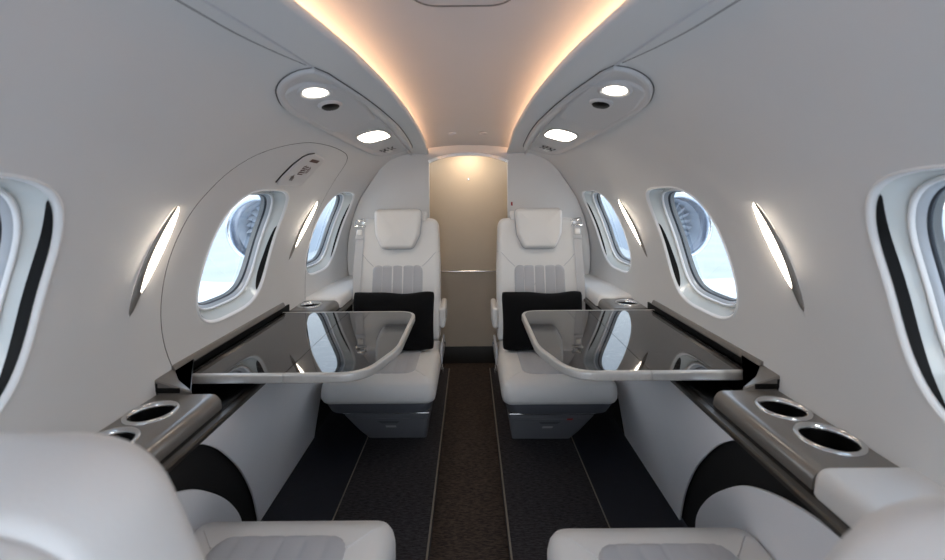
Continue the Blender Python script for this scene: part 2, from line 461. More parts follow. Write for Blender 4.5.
# ------------------------------------------------------------------ floor, side panels
r = MB()
for s in (-1, 1): r.add(*rbox((s*.2915, .875, -.04), (.333, 3.55, .08), 0))
floor = r.build('floor', CARPET, smooth=False); tag(floor, 'charcoal ribbed carpet under the seats either side of the aisle', 'floor', kind='structure')
r = MB(); r.add(*rbox((0, 1.02, -.06), (.25, 3.84, .02), 0)); r.build('aisle', AISLE, floor, smooth=False)
r = MB(); r.add(*rbox((0, 2.80, -.071), (.74, .36, .04), 0)); r.build('vestibule_floor', AISLE, floor, smooth=False)
r = MB()
for s in (-1, 1): r.add(*rbox((s*.59, .875, -.04), (.262, 3.55, .078), 0))
r.build('outboard_floor_mat', NAVY, floor, smooth=False)
t1 = mat('seam_strip', (128, 119, 108), .45)
for i, (x, z, w) in enumerate(((-.127, .001, .006), (.127, .001, .006), (-.458, .0005, .004), (.458, .0005, .004))):
    r = MB(); r.add(*rbox((x, .87, z), (w, 3.54, .005), .001, 1)); o = r.build('trim_%d' % (i+1), t1)
    tag(o, ('thin %s strip along the %s side of the carpet' % (('aisle edging' if i < 2 else 'outboard seam'), 'left' if x < 0 else 'right')), 'trim', kind='structure')
def SP(side, y, v, off=0):                        # lower sidewall plane
    n = Vector((-.545, 0, -.09)).normalized()
    return (side*(.70-.09*v+n.x*off), y, .545*v+n.z*off)
BAND_OUT = dense([(.90, 1.0), (.95, .965), (1.0, .91), (1.08, .79), (1.20, .56), (1.31, .29), (1.40, 0)], 6)
BAND_IN = dense([(1.30, 0), (1.26, .22), (1.165, .45), (1.05, .655), (.94, .81), (.80, .93), (.66, .985), (.5, 1.0)], 6)
for side, wl in ((-1, wall_l), (1, wall_r)):
    def plate(P, off, nm, m, th=.006):
        P = ccw(P); r = MB(); rings = []
        for o_, d in ((-th, 0), (off-.0015, 0), (off, .0015)): rings.append([SP(side, y, v, o_) for y, v in inset(P, d)])
        r.add(*loft(rings, True, True, True)); return r.build(nm, m, wl, angle=20)
    plate([(-.9, 0), (2.64, 0), (2.64, 1), (-.9, 1)], -.012, 'lower_side_backing', BLACKM, .02)
    plate(list(reversed(BAND_OUT))+[(.90, 1.0), (1.895, 1.0), (1.895, 0)], 0, 'lower_side_panel', SIDE)
    plate([(y, v*.975) for y, v in BAND_IN]+[(-.9, .975), (-.9, 0)], 0, 'lower_corner_panel', SIDE)
    plate([(1.915, 0), (2.63, 0), (2.63, 1), (1.915, 1)], -.001, 'rear_side_panel', BLACKM)

# ------------------------------------------------------------------ side consoles
def delplate(outline, holes, z):
    pts = []; ed = []
    def lp(P):
        n = len(pts); pts.extend(Vector(p) for p in P); ed.extend((n+i, n+(i+1) % len(P)) for i in range(len(P)))
    outline = ccw(outline); lp(outline)
    for h in holes: lp(h)
    V, E_, F_, *_ = delaunay_2d_cdt(pts, ed, [], 0, 1e-6); f2 = []
    for f in F_:
        c = (sum(V[i].x for i in f)/len(f), sum(V[i].y for i in f)/len(f))
        if pip(c, outline) and not any(pip(c, h) for h in holes): f2.append(tuple(f))
    return [(v.x, v.y, z) for v in V], f2
ZC = .585
def console(side, sn):
    root = empty('side_console', (side*.7, .8, .50)); tag(root, 'long pewter side ledge with cup holders under the windows on the %s' % sn, 'side console', 'side ledges')
    root.matrix_world = Matrix.Translation(root.location)
    def B(m_, nm, mt, par=None, **k):
        mirx(m_, side); off = Vector(root.location)
        m_.v = [(p[0]-off.x, p[1]-off.y, p[2]-off.z) for p in m_.v]
        return m_.build(nm, mt, par or root, **k)
    def cup_section(y0, y1, cups, nm):
        r = MB(); holes = [[(x+R*math.cos(2*PI*i/40), y+R*math.sin(2*PI*i/40)) for i in range(40)] for x, y, R in cups]
        v, f = delplate([(.655, y0), (.805, y0), (.805, y1), (.655, y1)], holes, ZC); r.add(v, f)
        sec = [(.655, ZC), (.645, ZC-.001), (.636, ZC-.006), (.629, ZC-.016), (.626, ZC-.028), (.626, ZC-.038), (.634, ZC-.042)]
        r.add(*loft([[(a, y, b) for a, b in sec] for y in (y0, y1)], closed=False))
        for y in (y0, y1): r.add([(a, y, b) for a, b in sec]+[(.805, y, ZC-.042), (.805, y, ZC)], [tuple(range(len(sec)+2))])
        body = B(r, nm, BRONZE, angle=40, weld=1e-5)
        for x, y, R in cups:
            q = MB(); q.add(*lathe([(R+.0085, ZC), (R+.008, ZC+.003), (R+.004, ZC+.0055), (R-.001, ZC+.004), (R-.004, ZC-.002), (R-.004, ZC-.012)], 48, (x, y, 0)))
            rg = B(q, 'cup_ring', CHROME, body, angle=180)
            q = MB(); q.add(*lathe([(R-.004, ZC-.006), (R-.006, ZC-.06), (R-.012, ZC-.066), (.0001, ZC-.066)], 40, (x, y, 0)))
            B(q, 'cup_well', BLACK, body)
    cup_section(.762, 1.070, [(.735, .978, .047), (.738, .856, .051)], 'cup_holder')
    cup_section(1.85, 2.03, [(.735, 1.945, .046)], 'cup_holder')
    def arm(y0, y1, nm):
        P = [(y0, 0), (y1, 0)]; r = MB(); rings = []
        for k, (d, y) in enumerate(((.02, y0), (.008, y0+.004), (0, y0+.016), (0, y1-.016), (.008, y1-.004), (.02, y1))):
            sec = roundpoly([(.618+d*.6, ZC-.045), (.81, ZC-.045), (.81, ZC+.012-d*.6), (.624+d*.6, ZC+.012-d*.6)], [.008, 0, 0, .032], 8)
            rings.append([(a, y, b) for a, b in sec])
        r.add(*loft(rings, True, True, True)); B(r, nm, LEATHER, angle=50)
    arm(-.88, .758, 'armrest_pad'); arm(2.035, 2.63, 'armrest_pad')
    # rails and the dark groove along the inboard edge
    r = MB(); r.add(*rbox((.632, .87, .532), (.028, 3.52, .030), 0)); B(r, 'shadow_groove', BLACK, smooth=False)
    r = MB(); r.add(*sweep([(.612, -.88, .540), (.612, 1.0, .540), (.612, 2.63, .540)], [(-.013, -.007), (.013, -.007), (.013, .002), (.009, .006), (-.009, .006), (-.013, .002)])); B(r, 'edge_rail', RAILM, angle=30)
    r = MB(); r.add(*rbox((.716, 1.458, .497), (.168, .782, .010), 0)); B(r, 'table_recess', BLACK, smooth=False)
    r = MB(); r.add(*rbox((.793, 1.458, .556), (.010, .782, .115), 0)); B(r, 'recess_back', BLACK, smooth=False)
    # raised rail at the wall over the table slot with the hooked near end
    sec = roundpoly([(.783, .615), (.815, .615), (.815, .634), (.791, .634)], [.004, 0, 0, .006], 5)
    r = MB(); r.add(*loft([[(a, y, b) for a, b in sec] for y in (1.13, 1.80)], True, True, True)); B(r, 'wall_rail', BRONZE, angle=40)
    hk_p = [(.690, 1.068), (.806, 1.068), (.806, 1.22), (.790, 1.22), (.788, 1.135), (.752, 1.098)]; hz = [.589, .622, .630, .630, .622]
    H = roundpoly(hk_p, [.006, 0, 0, .004, .02, .03], 5)
    def hzf(x, y): return float(np.interp(x, [.690, .780, .806], [.588, .618, .6255]))+.004*max(0, min(1, (y-1.07)/.1))
    r = MB(); r.add(*loft([[(x, y, ZC-.05) for x, y in ccw(H)], [(x, y, hzf(x, y)-.003) for x, y in ccw(H)], [(x, y, hzf(x, y)) for x, y in inset(ccw(H), .003)]], True, True, True)); hk = B(r, 'rail_end_bracket', BRONZE, angle=30)
    r = MB()
    r.add(*rbox((.764, 1.0675, ZC+.0105), (.066, .0012, .013), 0))
    for i in range(9): r.add(*rbox((.737+i*.0068, 1.0666, ZC+.0105), (.0040, .0016, .005 if i % 3 else .008), 0))
    B(r, 'bracket_grille', BLACK, hk, smooth=False)
    return root
console(-1, 'left'); console(1, 'right')

# ------------------------------------------------------------------ tables
ZT = .600
def table(side, sn):
    root = empty('folding_table', (side*.5, 1.46, ZT)); tag(root, 'dark veined glossy table with aluminium rim, folded out from the %s wall' % sn, 'table', 'cabin tables')
    def B(m_, nm, mt, par=None, **k):
        mirx(m_, side); m_.v = [(p[0]-side*.5, p[1]-1.46, p[2]-ZT) for p in m_.v]
        return m_.build(nm, mt, par or root, **k)
    outl = roundpoly([(.783, 1.150), (.283, 1.150), (.218, 1.355), (.218, 1.780), (.783, 1.780)], [.004, .115, .30, .08, .004], 14)
    xf = .505
    def clip(P, keep_in):
        o = []; 
        for i in range(len(P)):
            a = P[i-1]; b = P[i]; ia = (a[0] <= xf-.0009) if keep_in else (a[0] >= xf+.0009); ib = (b[0] <= xf-.0009) if keep_in else (b[0] >= xf+.0009)
            xc = xf-.0009 if keep_in else xf+.0009
            if ia != ib: t = (xc-a[0])/(b[0]-a[0]); o.append((xc, a[1]+t*(b[1]-a[1])))
            if ib: o.append(b)
        return o
    # path along the rim from the wall, near edge, round the tip and back
    i0 = min(range(len(outl)), key=lambda i: (outl[i][0]-.79)**2+(outl[i][1]-1.138)**2)
    ins = inset(ccw(outl), .011); insr = ins
    for nm, kin in (('inner_leaf', True), ('outer_leaf', False)):
        top = clip(insr, kin); r = MB(); r.add(*prism(top, ZT-.022, ZT-.0008, 0)); leaf = B(r, nm, STONE, smooth=False)
        full = ccw(outl)
        seg = [p for p in full if ((p[0] < xf-.0009) if kin else (p[0] > xf+.0009))]
        # ordered open path(s)
        def order():
            near = [(xf, 1.138)]; far = [(xf, 1.785)]
            if kin: return [sorted_path(full)]
            return [[(.783, 1.150), (.7, 1.150), (.6, 1.150), (xf+.0009, 1.150)], [(xf+.0009, 1.780), (.6, 1.780), (.7, 1.780), (.783, 1.780)]]
        def sorted_path(full):
            P = [p for p in full if p[0] < xf-.002]
            # rotate so that it starts at the near edge
            n = len(P); j = next(i for i in range(n) if (Vector(P[i])-Vector(P[i-1])).length > .25 and P[i][1] != P[i-1][1] and max(P[i][0], P[i-1][0]) < xf) if False else 0
            gaps = [((Vector(P[i])-Vector(P[i-1])).length, i) for i in range(n)]
            ends = [i for g, i in gaps if abs(P[i][1]-P[i-1][1]) > .5]
            j = ends[0] if ends else 0
            P = P[j:]+P[:j]
            if P[0][1] > P[-1][1]: P = P[::-1]
            return [(xf-.0009, 1.150)]+P+[(xf-.0009, 1.780)]
        for P in order():
            secr = roundpoly([(-.001, -.026), (.0125, -.026), (.0125, 0), (-.001, 0)], [.007, .002, .002, .007], 5)
            path = [(x, y, ZT) for x, y in P]
            # drop duplicate points
            q = [path[0]]
            for p in path[1:]:
                if (Vector(p)-Vector(q[-1])).length > .003: q.append(p)
            r = MB(); r.add(*sweep(q, secr)); B(r, 'rim', STEEL, leaf, angle=40)
    for y in (1.25, 1.66): r = MB(); r.add(*rbox((.70, y, ZT-.034), (.12, .03, .018), .003)); B(r, 'support_arm', BLACK)
    return root
table(-1, 'left'); table(1, 'right')

# ------------------------------------------------------------------ overhead panels and lights
def overhead(side, sn):
    root = empty('overhead_panel', W(side, 1.5, .96)[0]); off = Vector(root.location)
    tag(root, 'teardrop overhead service panel with lights and air vent above the %s windows' % sn, 'overhead panel', 'overhead service panels')
    def pt(y, s, o): return tuple(W(side, y, s, o)[0]-off)
    T = dense([(.86, 1.045), (.87, 1.0), (.905, .95), (.97, .912), (1.09, .886), (1.44, .870), (1.88, .858), (2.15, .858), (2.30, .872), (2.38, .905), (2.40, .95), (2.37, 1.0), (2.28, 1.045), (2.05, 1.072), (1.6, 1.096), (1.3, 1.092), (1.1, 1.080), (.97, 1.066), (.89, 1.058)], 6)[:-1]
    T = ccw(T); rings = []
    r = MB()
    for d, o in ((-.0016, -.002), (-.0016, .0012), (.0016, .0012)): rings.append([pt(y, s, o) for y, s in inset(T, d)])
    r.add(*loft(rings)); r.build('edge_gap', GAP, root, angle=180)
    r = MB(); rings = []
    for d, o in ((.0012, .0002), (.0015, .006), (.004, .009), (.013, .0095), (.020, .006), (.026, .0035)): rings.append([pt(y, s, o) for y, s in inset(T, d)])
    base = inset(T, .026); cy = 1.62; cs = .965
    base2 = base
    # fill with a shallow dish via triangulation on a grid
    r.add(*loft(rings))
    Fp = [Vector(p) for p in base]; n0 = len(Fp); ed = [(i, (i+1) % n0) for i in range(n0)]
    for a in np.arange(.86, 2.42, .04):
        for b in np.arange(.86, 1.10, .03):
            if pip((a, b), inset(T, .03)): Fp.append(Vector((a, b)))
    V, E_, F_, *_ = delaunay_2d_cdt(Fp, ed, [], 0, 1e-6)
    ff = [tuple(f) for f in F_ if pip((sum(V[i].x for i in f)/3, sum(V[i].y for i in f)/3), base)]
    r.add([pt(v.x, v.y, .0035) for v in V], ff)
    r.build('panel_face', PANEL, root, angle=50, weld=1e-4)
    def oval(y, s, a, b, n=28, e=2.0, rot=0):
        o = []
        for i in range(n):
            t = 2*PI*i/n; c_, s_ = math.cos(t), math.sin(t); u = a*math.copysign(abs(c_)**(2/e), c_); v = b*math.copysign(abs(s_)**(2/e), s_)
            o.append((y+u*math.cos(rot)-v*math.sin(rot), s+u*math.sin(rot)+v*math.cos(rot)))
        return o
    def disc(o_, P, h, cap=True):
        return None
    # console block around the round lamp and vent
    blk = roundpoly([(.925, .995), (.96, .925), (1.10, .895), (1.42, .885), (1.50, .93), (1.40, 1.05), (1.20, 1.065), (1.0, 1.055)], .04, 5)
    r = MB(); blk = ccw(blk); r.add(*loft([[pt(y, s, o) for y, s in inset(blk, d)] for d, o in ((0, .003), (.003, .007), (.010, .0085))])); r.add(*surf_fill(side, inset(blk, .010), .0085, off)); r.build('lamp_housing', PANEL, root, angle=50)
    # round reading lamp
    def ring_(y, s, a, b, hs, nm, m, par, e=2.0, cap=False, rot=0):
        q = MB(); q.add(*loft([[pt(yy, ss, o) for yy, ss in oval(y, s, a*k, b*k, 32, e, rot)] for k, o in hs], True, False, cap)); return q.build(nm, m, par, angle=180 if not cap else 50)
    lamp = ring_(1.0, .992, .056, .040, ((1.0, .0085), (.97, .012), (.85, .0135), (.72, .011), (.68, .009)), 'reading_lamp', PANEL, root)
    ring_(1.0, .992, .040, .027, ((1.0, .0095), (.6, .0125), (.2, .0135)), 'lens', LENS2, lamp, cap=True)
    ven = ring_(1.125, .985, .042, .032, ((1.0, .0085), (.95, .013), (.8, .016), (.68, .014)), 'air_vent', PANEL, root)
    ring_(1.125, .985, .032, .025, ((1.0, .0135), (.8, .019), (.3, .021)), 'nozzle', BLACK, ven, cap=True)
    lamp = ring_(1.72, .968, .128, .062, ((1.0, .0035), (.99, .009), (.93, .0095), (.91, .006)), 'cabin_lamp', STEEL, root, e=3.2)
    ring_(1.72, .968, .118, .056, ((1.0, .006), (.9, .009), (.4, .0105)), 'lens', LENS2, lamp, e=3.2, cap=True)
    # sign: seat-belt / no-smoking pictograms as small strokes
    q = MB()
    def stroke(y0, s0, y1, s1, w=.0022):
        a = Vector((y0, s0)); b = Vector((y1, s1)); t = (b-a).normalized(); n_ = Vector((-t.y, t.x))*w
        P = [a+n_, b+n_, b-n_, a-n_]; k = len(q.v); q.v += [pt(p.x, p.y, .0062) for p in P]; q.f.append((k, k+1, k+2, k+3))
    for yb, sb in ((2.10, .958), (2.10, .918)):
        ww = .004
        stroke(yb, sb-.012, yb+.05, sb-.012, ww); stroke(yb+.01, sb+.012, yb+.07, sb, ww); stroke(yb+.07, sb, yb+.11, sb+.012, ww); stroke(yb+.07, sb-.010, yb+.12, sb-.010, ww)
    q.build('sign_marks', INK2, root, smooth=False)
    q = MB(); P = rrect(.10, .026, .008, 4, 2.24, .925); q.add([pt(y, s, .0058) for y, s in P], [tuple(range(len(P)))]); q.build('sign_window', WHITEP, root, smooth=False)
    return root
overhead(-1, 'left'); overhead(1, 'right')

BEZEL = mat('bezel_pewter', (128, 123, 118), .4, metal=.2)
def wall_light(side, yc, shear, k, label):
    root = empty('wall_light', W(side, yc, .39)[0]); off = Vector(root.location)
    tag(root, label, 'wall light', 'wall lights between the windows')
    sb, stp = .245, .525
    def pod(s0, s1, hw, h, dy, o0, nm, m, par, pw=.75):
        rings = []; N = 26
        for i in range(N+1):
            t = i/N; s = s0+(s1-s0)*t; e = max(0, math.sin(PI*t))**pw+.001
            rings.append([tuple(W(side, yc+dy+shear*(s-.39)+hw*e*math.cos(PI*j/12), s, o0+h*e*math.sin(PI*j/12))[0]-off) for j in range(13)])
        q = MB(); q.add(*loft(rings, closed=False)); return q.build(nm, m, par, angle=180)
    pod(sb-.006, stp+.004, .0185, .004, 0, .0002, 'mount_plate', LINER, root)
    bez = pod(sb+.008, stp, .016, .010, -.0015, .001, 'bezel', BEZEL, root, .5)
    pod(sb+.052, stp-.002, .0135, .017, .0025, .002, 'lens', LENS, root, .55)
    return root
wall_light(-1, 1.015, .2, 0, 'glowing slim wall light on the left wall, between the nearest and middle windows')
wall_light(-1, 1.925, .5, 1, 'glowing slim wall light on the left wall, between the middle and farthest windows')
wall_light(1, 1.015, .2, 0, 'glowing slim wall light on the right wall, between the nearest and middle windows')
wall_light(1, 1.925, .5, 1, 'glowing slim wall light on the right wall, between the middle and farthest windows')

# exit handle cover on the hatch
root = empty('exit_handle_cover', W(-1, 1.6, .67)[0]); off = Vector(root.location)
tag(root, 'small rounded white cover plate with dark marks above the middle left window', 'cover plate')
PL = ccw(roundpoly([(1.47, .60), (1.50, .735), (1.545, .762), (1.68, .752), (1.715, .73), (1.70, .60)], [.03, .03, .02, .03, .03, .03], 6))
q = MB(); q.add(*loft([[tuple(W(-1, y, s, o)[0]-off) for y, s in inset(PL, d)] for d, o in ((0, .0005), (.001, .004), (.004, .0055))])); q.add(*surf_fill(-1, inset(PL, .004), .0055, off)); pl = q.build('cover', PANEL, root, angle=50, weld=1e-4)
q = MB(); GP = [(1.471, .61), (1.478, .64), (1.489, .69), (1.501, .735), (1.52, .752), (1.555, .763)]
q.add(*sweep([tuple(W(-1, y-.003, s, .002)[0]-off) for y, s in GP], circ(.0022, 6), up=Vector((1, 0, 0)))); q.build('finger_gap', BLACK, root)
q = MB()
def mark(y0, y1, s0, s1, o=.0064):
    k = len(q.v); q.v += [tuple(W(-1, y, s, o)[0]-off) for y, s in ((y0, s0), (y1, s0), (y1, s1), (y0, s1))]; q.f.append((k, k+1, k+2, k+3))
mark(1.575, 1.655, .722, .738)
for i, (dy, ln) in enumerate(((0, .020), (.010, .026), (.020, .018))): mark(1.545+dy, 1.551+dy, .625, .625+ln)
for i in range(5):
    s = .655+i*.0095; mark(1.575, 1.622+.006*(i % 2), s, s+.0042)
    mark(1.575+.011*(i % 3), 1.581+.011*(i % 3), s, s+.0095)
for i in range(3): mark(1.632+.008*i, 1.636+.008*i, .665, .70-.004*i)
q.build('instruction_marks', INK, root, smooth=False)

# ------------------------------------------------------------------ aft bulkhead, archway and lavatory door
def arch_half(n=14):                               # opening outline, right half, top to bottom
    pts = []
    for i in range(n+1):
        t = i/n; x = .243*t; pts.append((x, Z0+.262-.047*t**2.4))
    return pts
op = [(-x, z) for x, z in reversed(arch_half())]+arch_half()[1:]
outer = []
p_, s_ = prof(2.64)
for side in (-1,): pass
right = [(p[0], Z0+p[1]) for p in p_[::4]]
top = [(0, Z0+.34)]
poly = [(.70, -.08), (.70, 0), (.61, .54), (.785, .555)]+right+[(.28, Z0+.34), (-.28, Z0+.34)]+[(-a, b) for a, b in reversed(right)]+[(-.785, .555), (-.61, .54), (-.70, 0), (-.70, -.08)]
hole = [(.243, -.081)]+[(x, z) for x, z in reversed(op)]+[(-.243, -.081)]
outl = poly+[(-.243, -.08)]+[(x, z) for x, z in op]+[(.243, -.08)]
v2, f2 = delplate(outl, [], 0)
q = MB(); q.v = [(x, 2.60, z) for x, z, _ in v2]+[(x, 2.635, z) for x, z, _ in v2]; n = len(v2)
q.f = list(f2)+[tuple(i+n for i in reversed(f)) for f in f2]
ol = [(-.243, -.08)]+op+[(.243, -.08)]
q.add(*loft([[(x, 2.60, z) for x, z in ol], [(x, 2.635, z) for x, z in ol]], closed=False))
wb = q.build('wall_back', LINER, angle=30, weld=1e-5); tag(wb, 'grey-white bulkhead behind the rear seats with the arched aisle opening', 'wall', kind='structure')
q = MB(); q.add(*sweep([(x, 2.592, z-.004) for x, z in op], [(-.009, -.012), (.009, -.012), (.011, -.004), (.007, .004), (-.007, .004), (-.011, -.004)], up=Vector((0, 1, 0)))); q.build('arch_trim', CHROME, wb, angle=60)
q = MB(); q.add(*rbox((.268, 2.597, 1.035), (.010, .003, .022), .001)); o = q.build('red_placard', RED); tag(o, 'tiny red tag on the bulkhead above the right rear seat', 'placard')
# vestibule
q = MB()
for s in (-1, 1): q.add(*rbox((s*.36, 2.77, .60), (.02, .27, 1.40), 0))
q.add(*rbox((0, 2.77, 1.40), (.74, .27, .02), 0)); o = q.build('trim_5', DOORUP, smooth=False); tag(o, 'beige lining of the small vestibule beyond the archway', 'wall lining', kind='structure')
q = MB(); q.add(*rbox((0, 2.87, .975), (.70, .02, .84), 0)); dr = q.build('door_1', DOORUP, smooth=False); tag(dr, 'beige lavatory door at the end of the aisle', 'door', kind='structure')
q = MB(); q.add(*rbox((0, 2.868, .31), (.70, .02, .50), 0)); q.build('lower_door_panel', DOORLO, dr, smooth=False)
q = MB(); q.add(*rbox((0, 2.862, .0), (.70, .02, .125), .002)); o = q.build('baseboard_back', mat('kick_plate', (38, 34, 31), .5)); tag(o, 'dark kick plate across the foot of the lavatory door', 'baseboard', kind='structure')
q = MB(); q.add(*sweep([(-.33, 2.845, .575), (0, 2.845, .575), (.33, 2.845, .575)], circ(.0065, 12), up=Vector((0, 1, 0)))); q.build('handrail', CHROME, dr)
q = MB(); q.add(*lathe([(.008, 0), (.008, -.003), (.006, -.005), (.0001, -.005)], 24, (0, 2.859, 1.20), 'y')); q.build('latch', CHROME, dr)
q = MB(); q.add(*lathe([(.085, .006), (.088, 0), (.08, -.006), (.0001, -.006)], 28, (0, 2.70, 1.386))); o = q.build('ceiling_lamp', LAVL); tag(o, 'round warm ceiling lamp hidden above the archway', 'lamp')

# ------------------------------------------------------------------ seats
def seat(name_label, x, y, rz, out, headrest=True, rear=False, group='club seats', rc=.17, cw=.478, L=.645, ht=.212, bx=0):
    """out = local x direction towards the cabin wall; seat faces local -y"""
    root = empty('club_seat', (x, y, 0), rz); tag(root, name_label, 'seat', group)
    # base box tapering down and back, with a drawer
    def ringz(z, xa, xb, ya, yb, rr=.012): 
        P = rrect(xb-xa, yb-ya, rr, 4, (xa+xb)/2, (ya+yb)/2); return [(px, py, z) for px, py in P]
    q = MB(); q.add(*loft([ringz(.002, -.075, .185, -.10, .26), ringz(.06, -.104, .194, -.145, .26), ringz(.155, -.150, .208, -.205, .26), ringz(.168, -.152, .209, -.21, .26)], True, True, True))
    q.v = [((-out)*p[0] if False else (p[0]*(-1 if out > 0 else 1))*1.0, p[1], p[2]) for p in q.v]
    # note: wide side towards the wall
    q.v = [(-p[0], p[1], p[2]) if False else p for p in q.v]
    base = q.build('seat_base', SEATGREY, root, angle=30)
    sx = -1 if out > 0 else 1
    def P3(u, z):                                  # point on the sloping front face of the base
        t = z/.155; xa = -.075-.075*t; xb = .185+.023*t; yf = -.10-.105*t
        return (sx*(xa+(xb-xa)*u), yf-.002, z)
    q = MB(); v = [P3(.06, .022), P3(.94, .022), P3(.95, .142), P3(.05, .142)]; v2_ = [(a, b-.004, c_) for a, b, c_ in v]
    q.add(v+v2_, [(0, 1, 2, 3), (4, 5, 6, 7), (0, 1, 5, 4), (1, 2, 6, 5), (2, 3, 7, 6), (3, 0, 4, 7)]); dw = q.build('drawer', SEATGREY, base, smooth=False)
    q = MB(); v = [P3(.36, .128), P3(.64, .128), P3(.60, .112), P3(.40, .112)]; q.add([(a, b-.0055, c_) for a, b, c_ in v], [(0, 1, 2, 3)])
    q.build('drawer_pull', SKIRT, dw, smooth=False)
    q = MB(); v = [P3(.43, .098), P3(.57, .098), P3(.57, .085), P3(.43, .085)]; q.add([(a, b-.0055, c_) for a, b, c_ in v], [(0, 1, 2, 3)]); q.build('drawer_label', LEATHER_N, dw, smooth=False)
    q = MB(); q.add(*rbox((sx*.028, -.213, .172), (.362, .008, .006), .002)); q.build('base_trim', CHROME, base)
    if out > 0 and not rear:
        q = MB(); v = [P3(.24, .149), P3(.31, .149), P3(.31, .139), P3(.24, .139)]; q.add([(a, b-.006, c_) for a, b, c_ in v], [(0, 1, 2, 3)]); q.build('red_tab', RED, base, smooth=False)
    # skirt
    q = MB(); q.add(*loft([[(a, b, z) for a, b in rrect(w, d, .06, 6, 0, cy)] for z, w, d, cy in ((.176, .40, .44, .015), (.180, .43, .47, .005), (.226, .462, .50, -.005), (.236, .462, .50, -.005))], True, True, True)); q.build('seat_skirt', SKIRT, root, angle=40)
    # cushion
    P = roundpoly([(-cw/2, -.262), (cw/2, -.262), (cw/2, .262), (-cw/2, .262)], [.055, .055, .03, .03], 8)
    q = MB(); P = ccw(P); rings = []
    for d, z in ((.05, .222), (.018, .224), (.004, .234), (0, .252), (0, .285), (.004, .303), (.013, .317), (.024, .325), (.036, .329), (.046, .3308)):
        rings.append([(a, b + (-.012 if b < -.2 and .24 < z < .32 else 0), z) for a, b in inset(P, d)])
    base_ = rings[-1]
    for qq in (.9, .78, .55, .3, .1): rings.append([(a*qq, b*qq, .3325+.001*(1-qq)) for a, b, _ in base_])
    q.add(*loft(rings, True, True, True)); cu = q.build('seat_cushion', LEATHER, root, angle=180)
    v, f = ribbed(rounded_hw(.148, -.20, .24, .05, .005), -.20, .24, 6, .006, z=.3335, hw=.148); q = MB(); q.add(v, f); q.build('ribbed_insert', LEATHER_N, cu, angle=60)
    q = MB()
    for s in (-1, 1): q = MB(); q.add(*sweep([(s*.146, -.165, .3345), (s*.19, -.215, .331), (s*.216, -.248, .318)], circ(.0016, 6))); q.build('seam_piping', LEATHER, cu)
    # backrest, built flat then tilted: local u across, v up, w forward
    Mb = Matrix.Translation((out*bx, .300, .315)) @ Matrix.Rotation(-rc, 4, 'X') @ Matrix(((1, 0, 0, 0), (0, 0, -1, 0), (0, 1, 0, 0), (0, 0, 0, 1)))
    # after this matrix: v -> z up, w -> -y
    mw = .225 if ht > .18 else .185
    bo = roundpoly([(-mw, 0), (mw, 0), (mw, L-.285), (ht, L), (-ht, L), (-mw, L-.285)], [.02, .02, .15, .05 if ht > .18 else .09, .05 if ht > .18 else .09, .15], 8)
    q = MB(); q.add(*puff(bo, .105, .032, .006)); bk = q.build('backrest', LEATHER, root, angle=180, M=Mb)
    v, f = ribbed(rounded_hw(.138, .03, .395, .004, .04), .03, .395, 5, .008, z=.106, hw=.138); q = MB(); q.add(v, f); q.build('ribbed_insert', LEATHER_N, bk, angle=60, M=Mb)
    q = MB()
    for s in (-1, 1):
        if not rear: q = MB(); q.add(*sweep([(s*.130, .384, .1085), (s*.16, .412, .108), (s*.198, .455, .104), (s*.220, .465, .085)], circ(.0016, 6), up=Vector((0, 0, 1)))); q.build('seam_piping', LEATHER_N, bk, M=Mb)
    # rear shell
    so = roundpoly([(-mw+.007, -.02), (mw-.007, -.02), (mw-.007, L-.285), (ht-.004, L-.01), (-ht+.004, L-.01), (-mw+.007, L-.285)], [.02, .02, .15, .05 if ht > .18 else .09, .05 if ht > .18 else .09, .15], 8)
    q = MB(); v, f = puff(so, .045, .028, .012); q.add([(a, b, .012-c_) for a, b, c_ in v], f); q.build('rear_shell', LEATHER, bk, angle=180, M=Mb)
    # headrest
    if headrest:
        ho = roundpoly([(-.082, .475), (.082, .475), (.118, .55), (.128, .688), (-.128, .688), (-.118, .55)], [.035, .035, .06, .03, .03, .06], 8)
        q = MB(); v, f = puff(ho, .072, .024, .008); q.add([(a, b, c_+.09) for a, b, c_ in v], f); hr = q.build('headrest', LEATHER, root, angle=180, M=Mb)
        q = MB(); ho2 = inset(ccw(ho), -.0015); q.add(*sweep([(a, b, .128) for a, b in ho2], circ(.0018, 6), closed=True)); q.build('seam_piping', LEATHER_N, hr, M=Mb)
        # headrest wing strap to the inboard side
        q = MB(); q.add(*rbox((-out*.128, .655, .095), (.04, .05, .03), .008)); q.build('headrest_strap', LEATHER, hr, M=Mb)
    # shoulder belt, outboard
    if not rear:
        xb = out*.208
        bp = [(xb, .60, .112), (xb, .50, .114), (xb+out*.006, .36, .114), (xb+out*.004, .20, .112), (xb-out*.004, .06, .112), (xb-out*.01, .01, .105)]
        q = MB(); q.add(*sweep([tuple(p) for p in cr(bp, 6)], [(-.021, -.0012), (.021, -.0012), (.021, .0012), (-.021, .0012)], up=Vector((0, 0, 1)))); be = q.build('seat_belt', BELT, bk, angle=40, M=Mb)
        q = MB(); q.add(*rbox((xb, .600, .118), (.060, .012, .016), .003)); q.add(*rbox((xb-out*.01, .628, .118), (.045, .010, .012), .003)); q.add(*sweep([(xb-.026, .60, .118), (xb-.02, .63, .118), (xb+.02, .64, .116), (xb+.026, .60, .118)], circ(.004, 8)))
        q.build('belt_guide', CHROME, be, M=Mb)
        q = MB(); q.add(*rbox((xb, .565, .120), (.026, .030, .010), .004)); q.build('belt_adjuster', WHITEP, be, M=Mb)
        q = MB(); q.add(*rbox((xb, .535, .118), (.046, .016, .006), .002)); q.build('belt_clip', BELT, be, M=Mb)
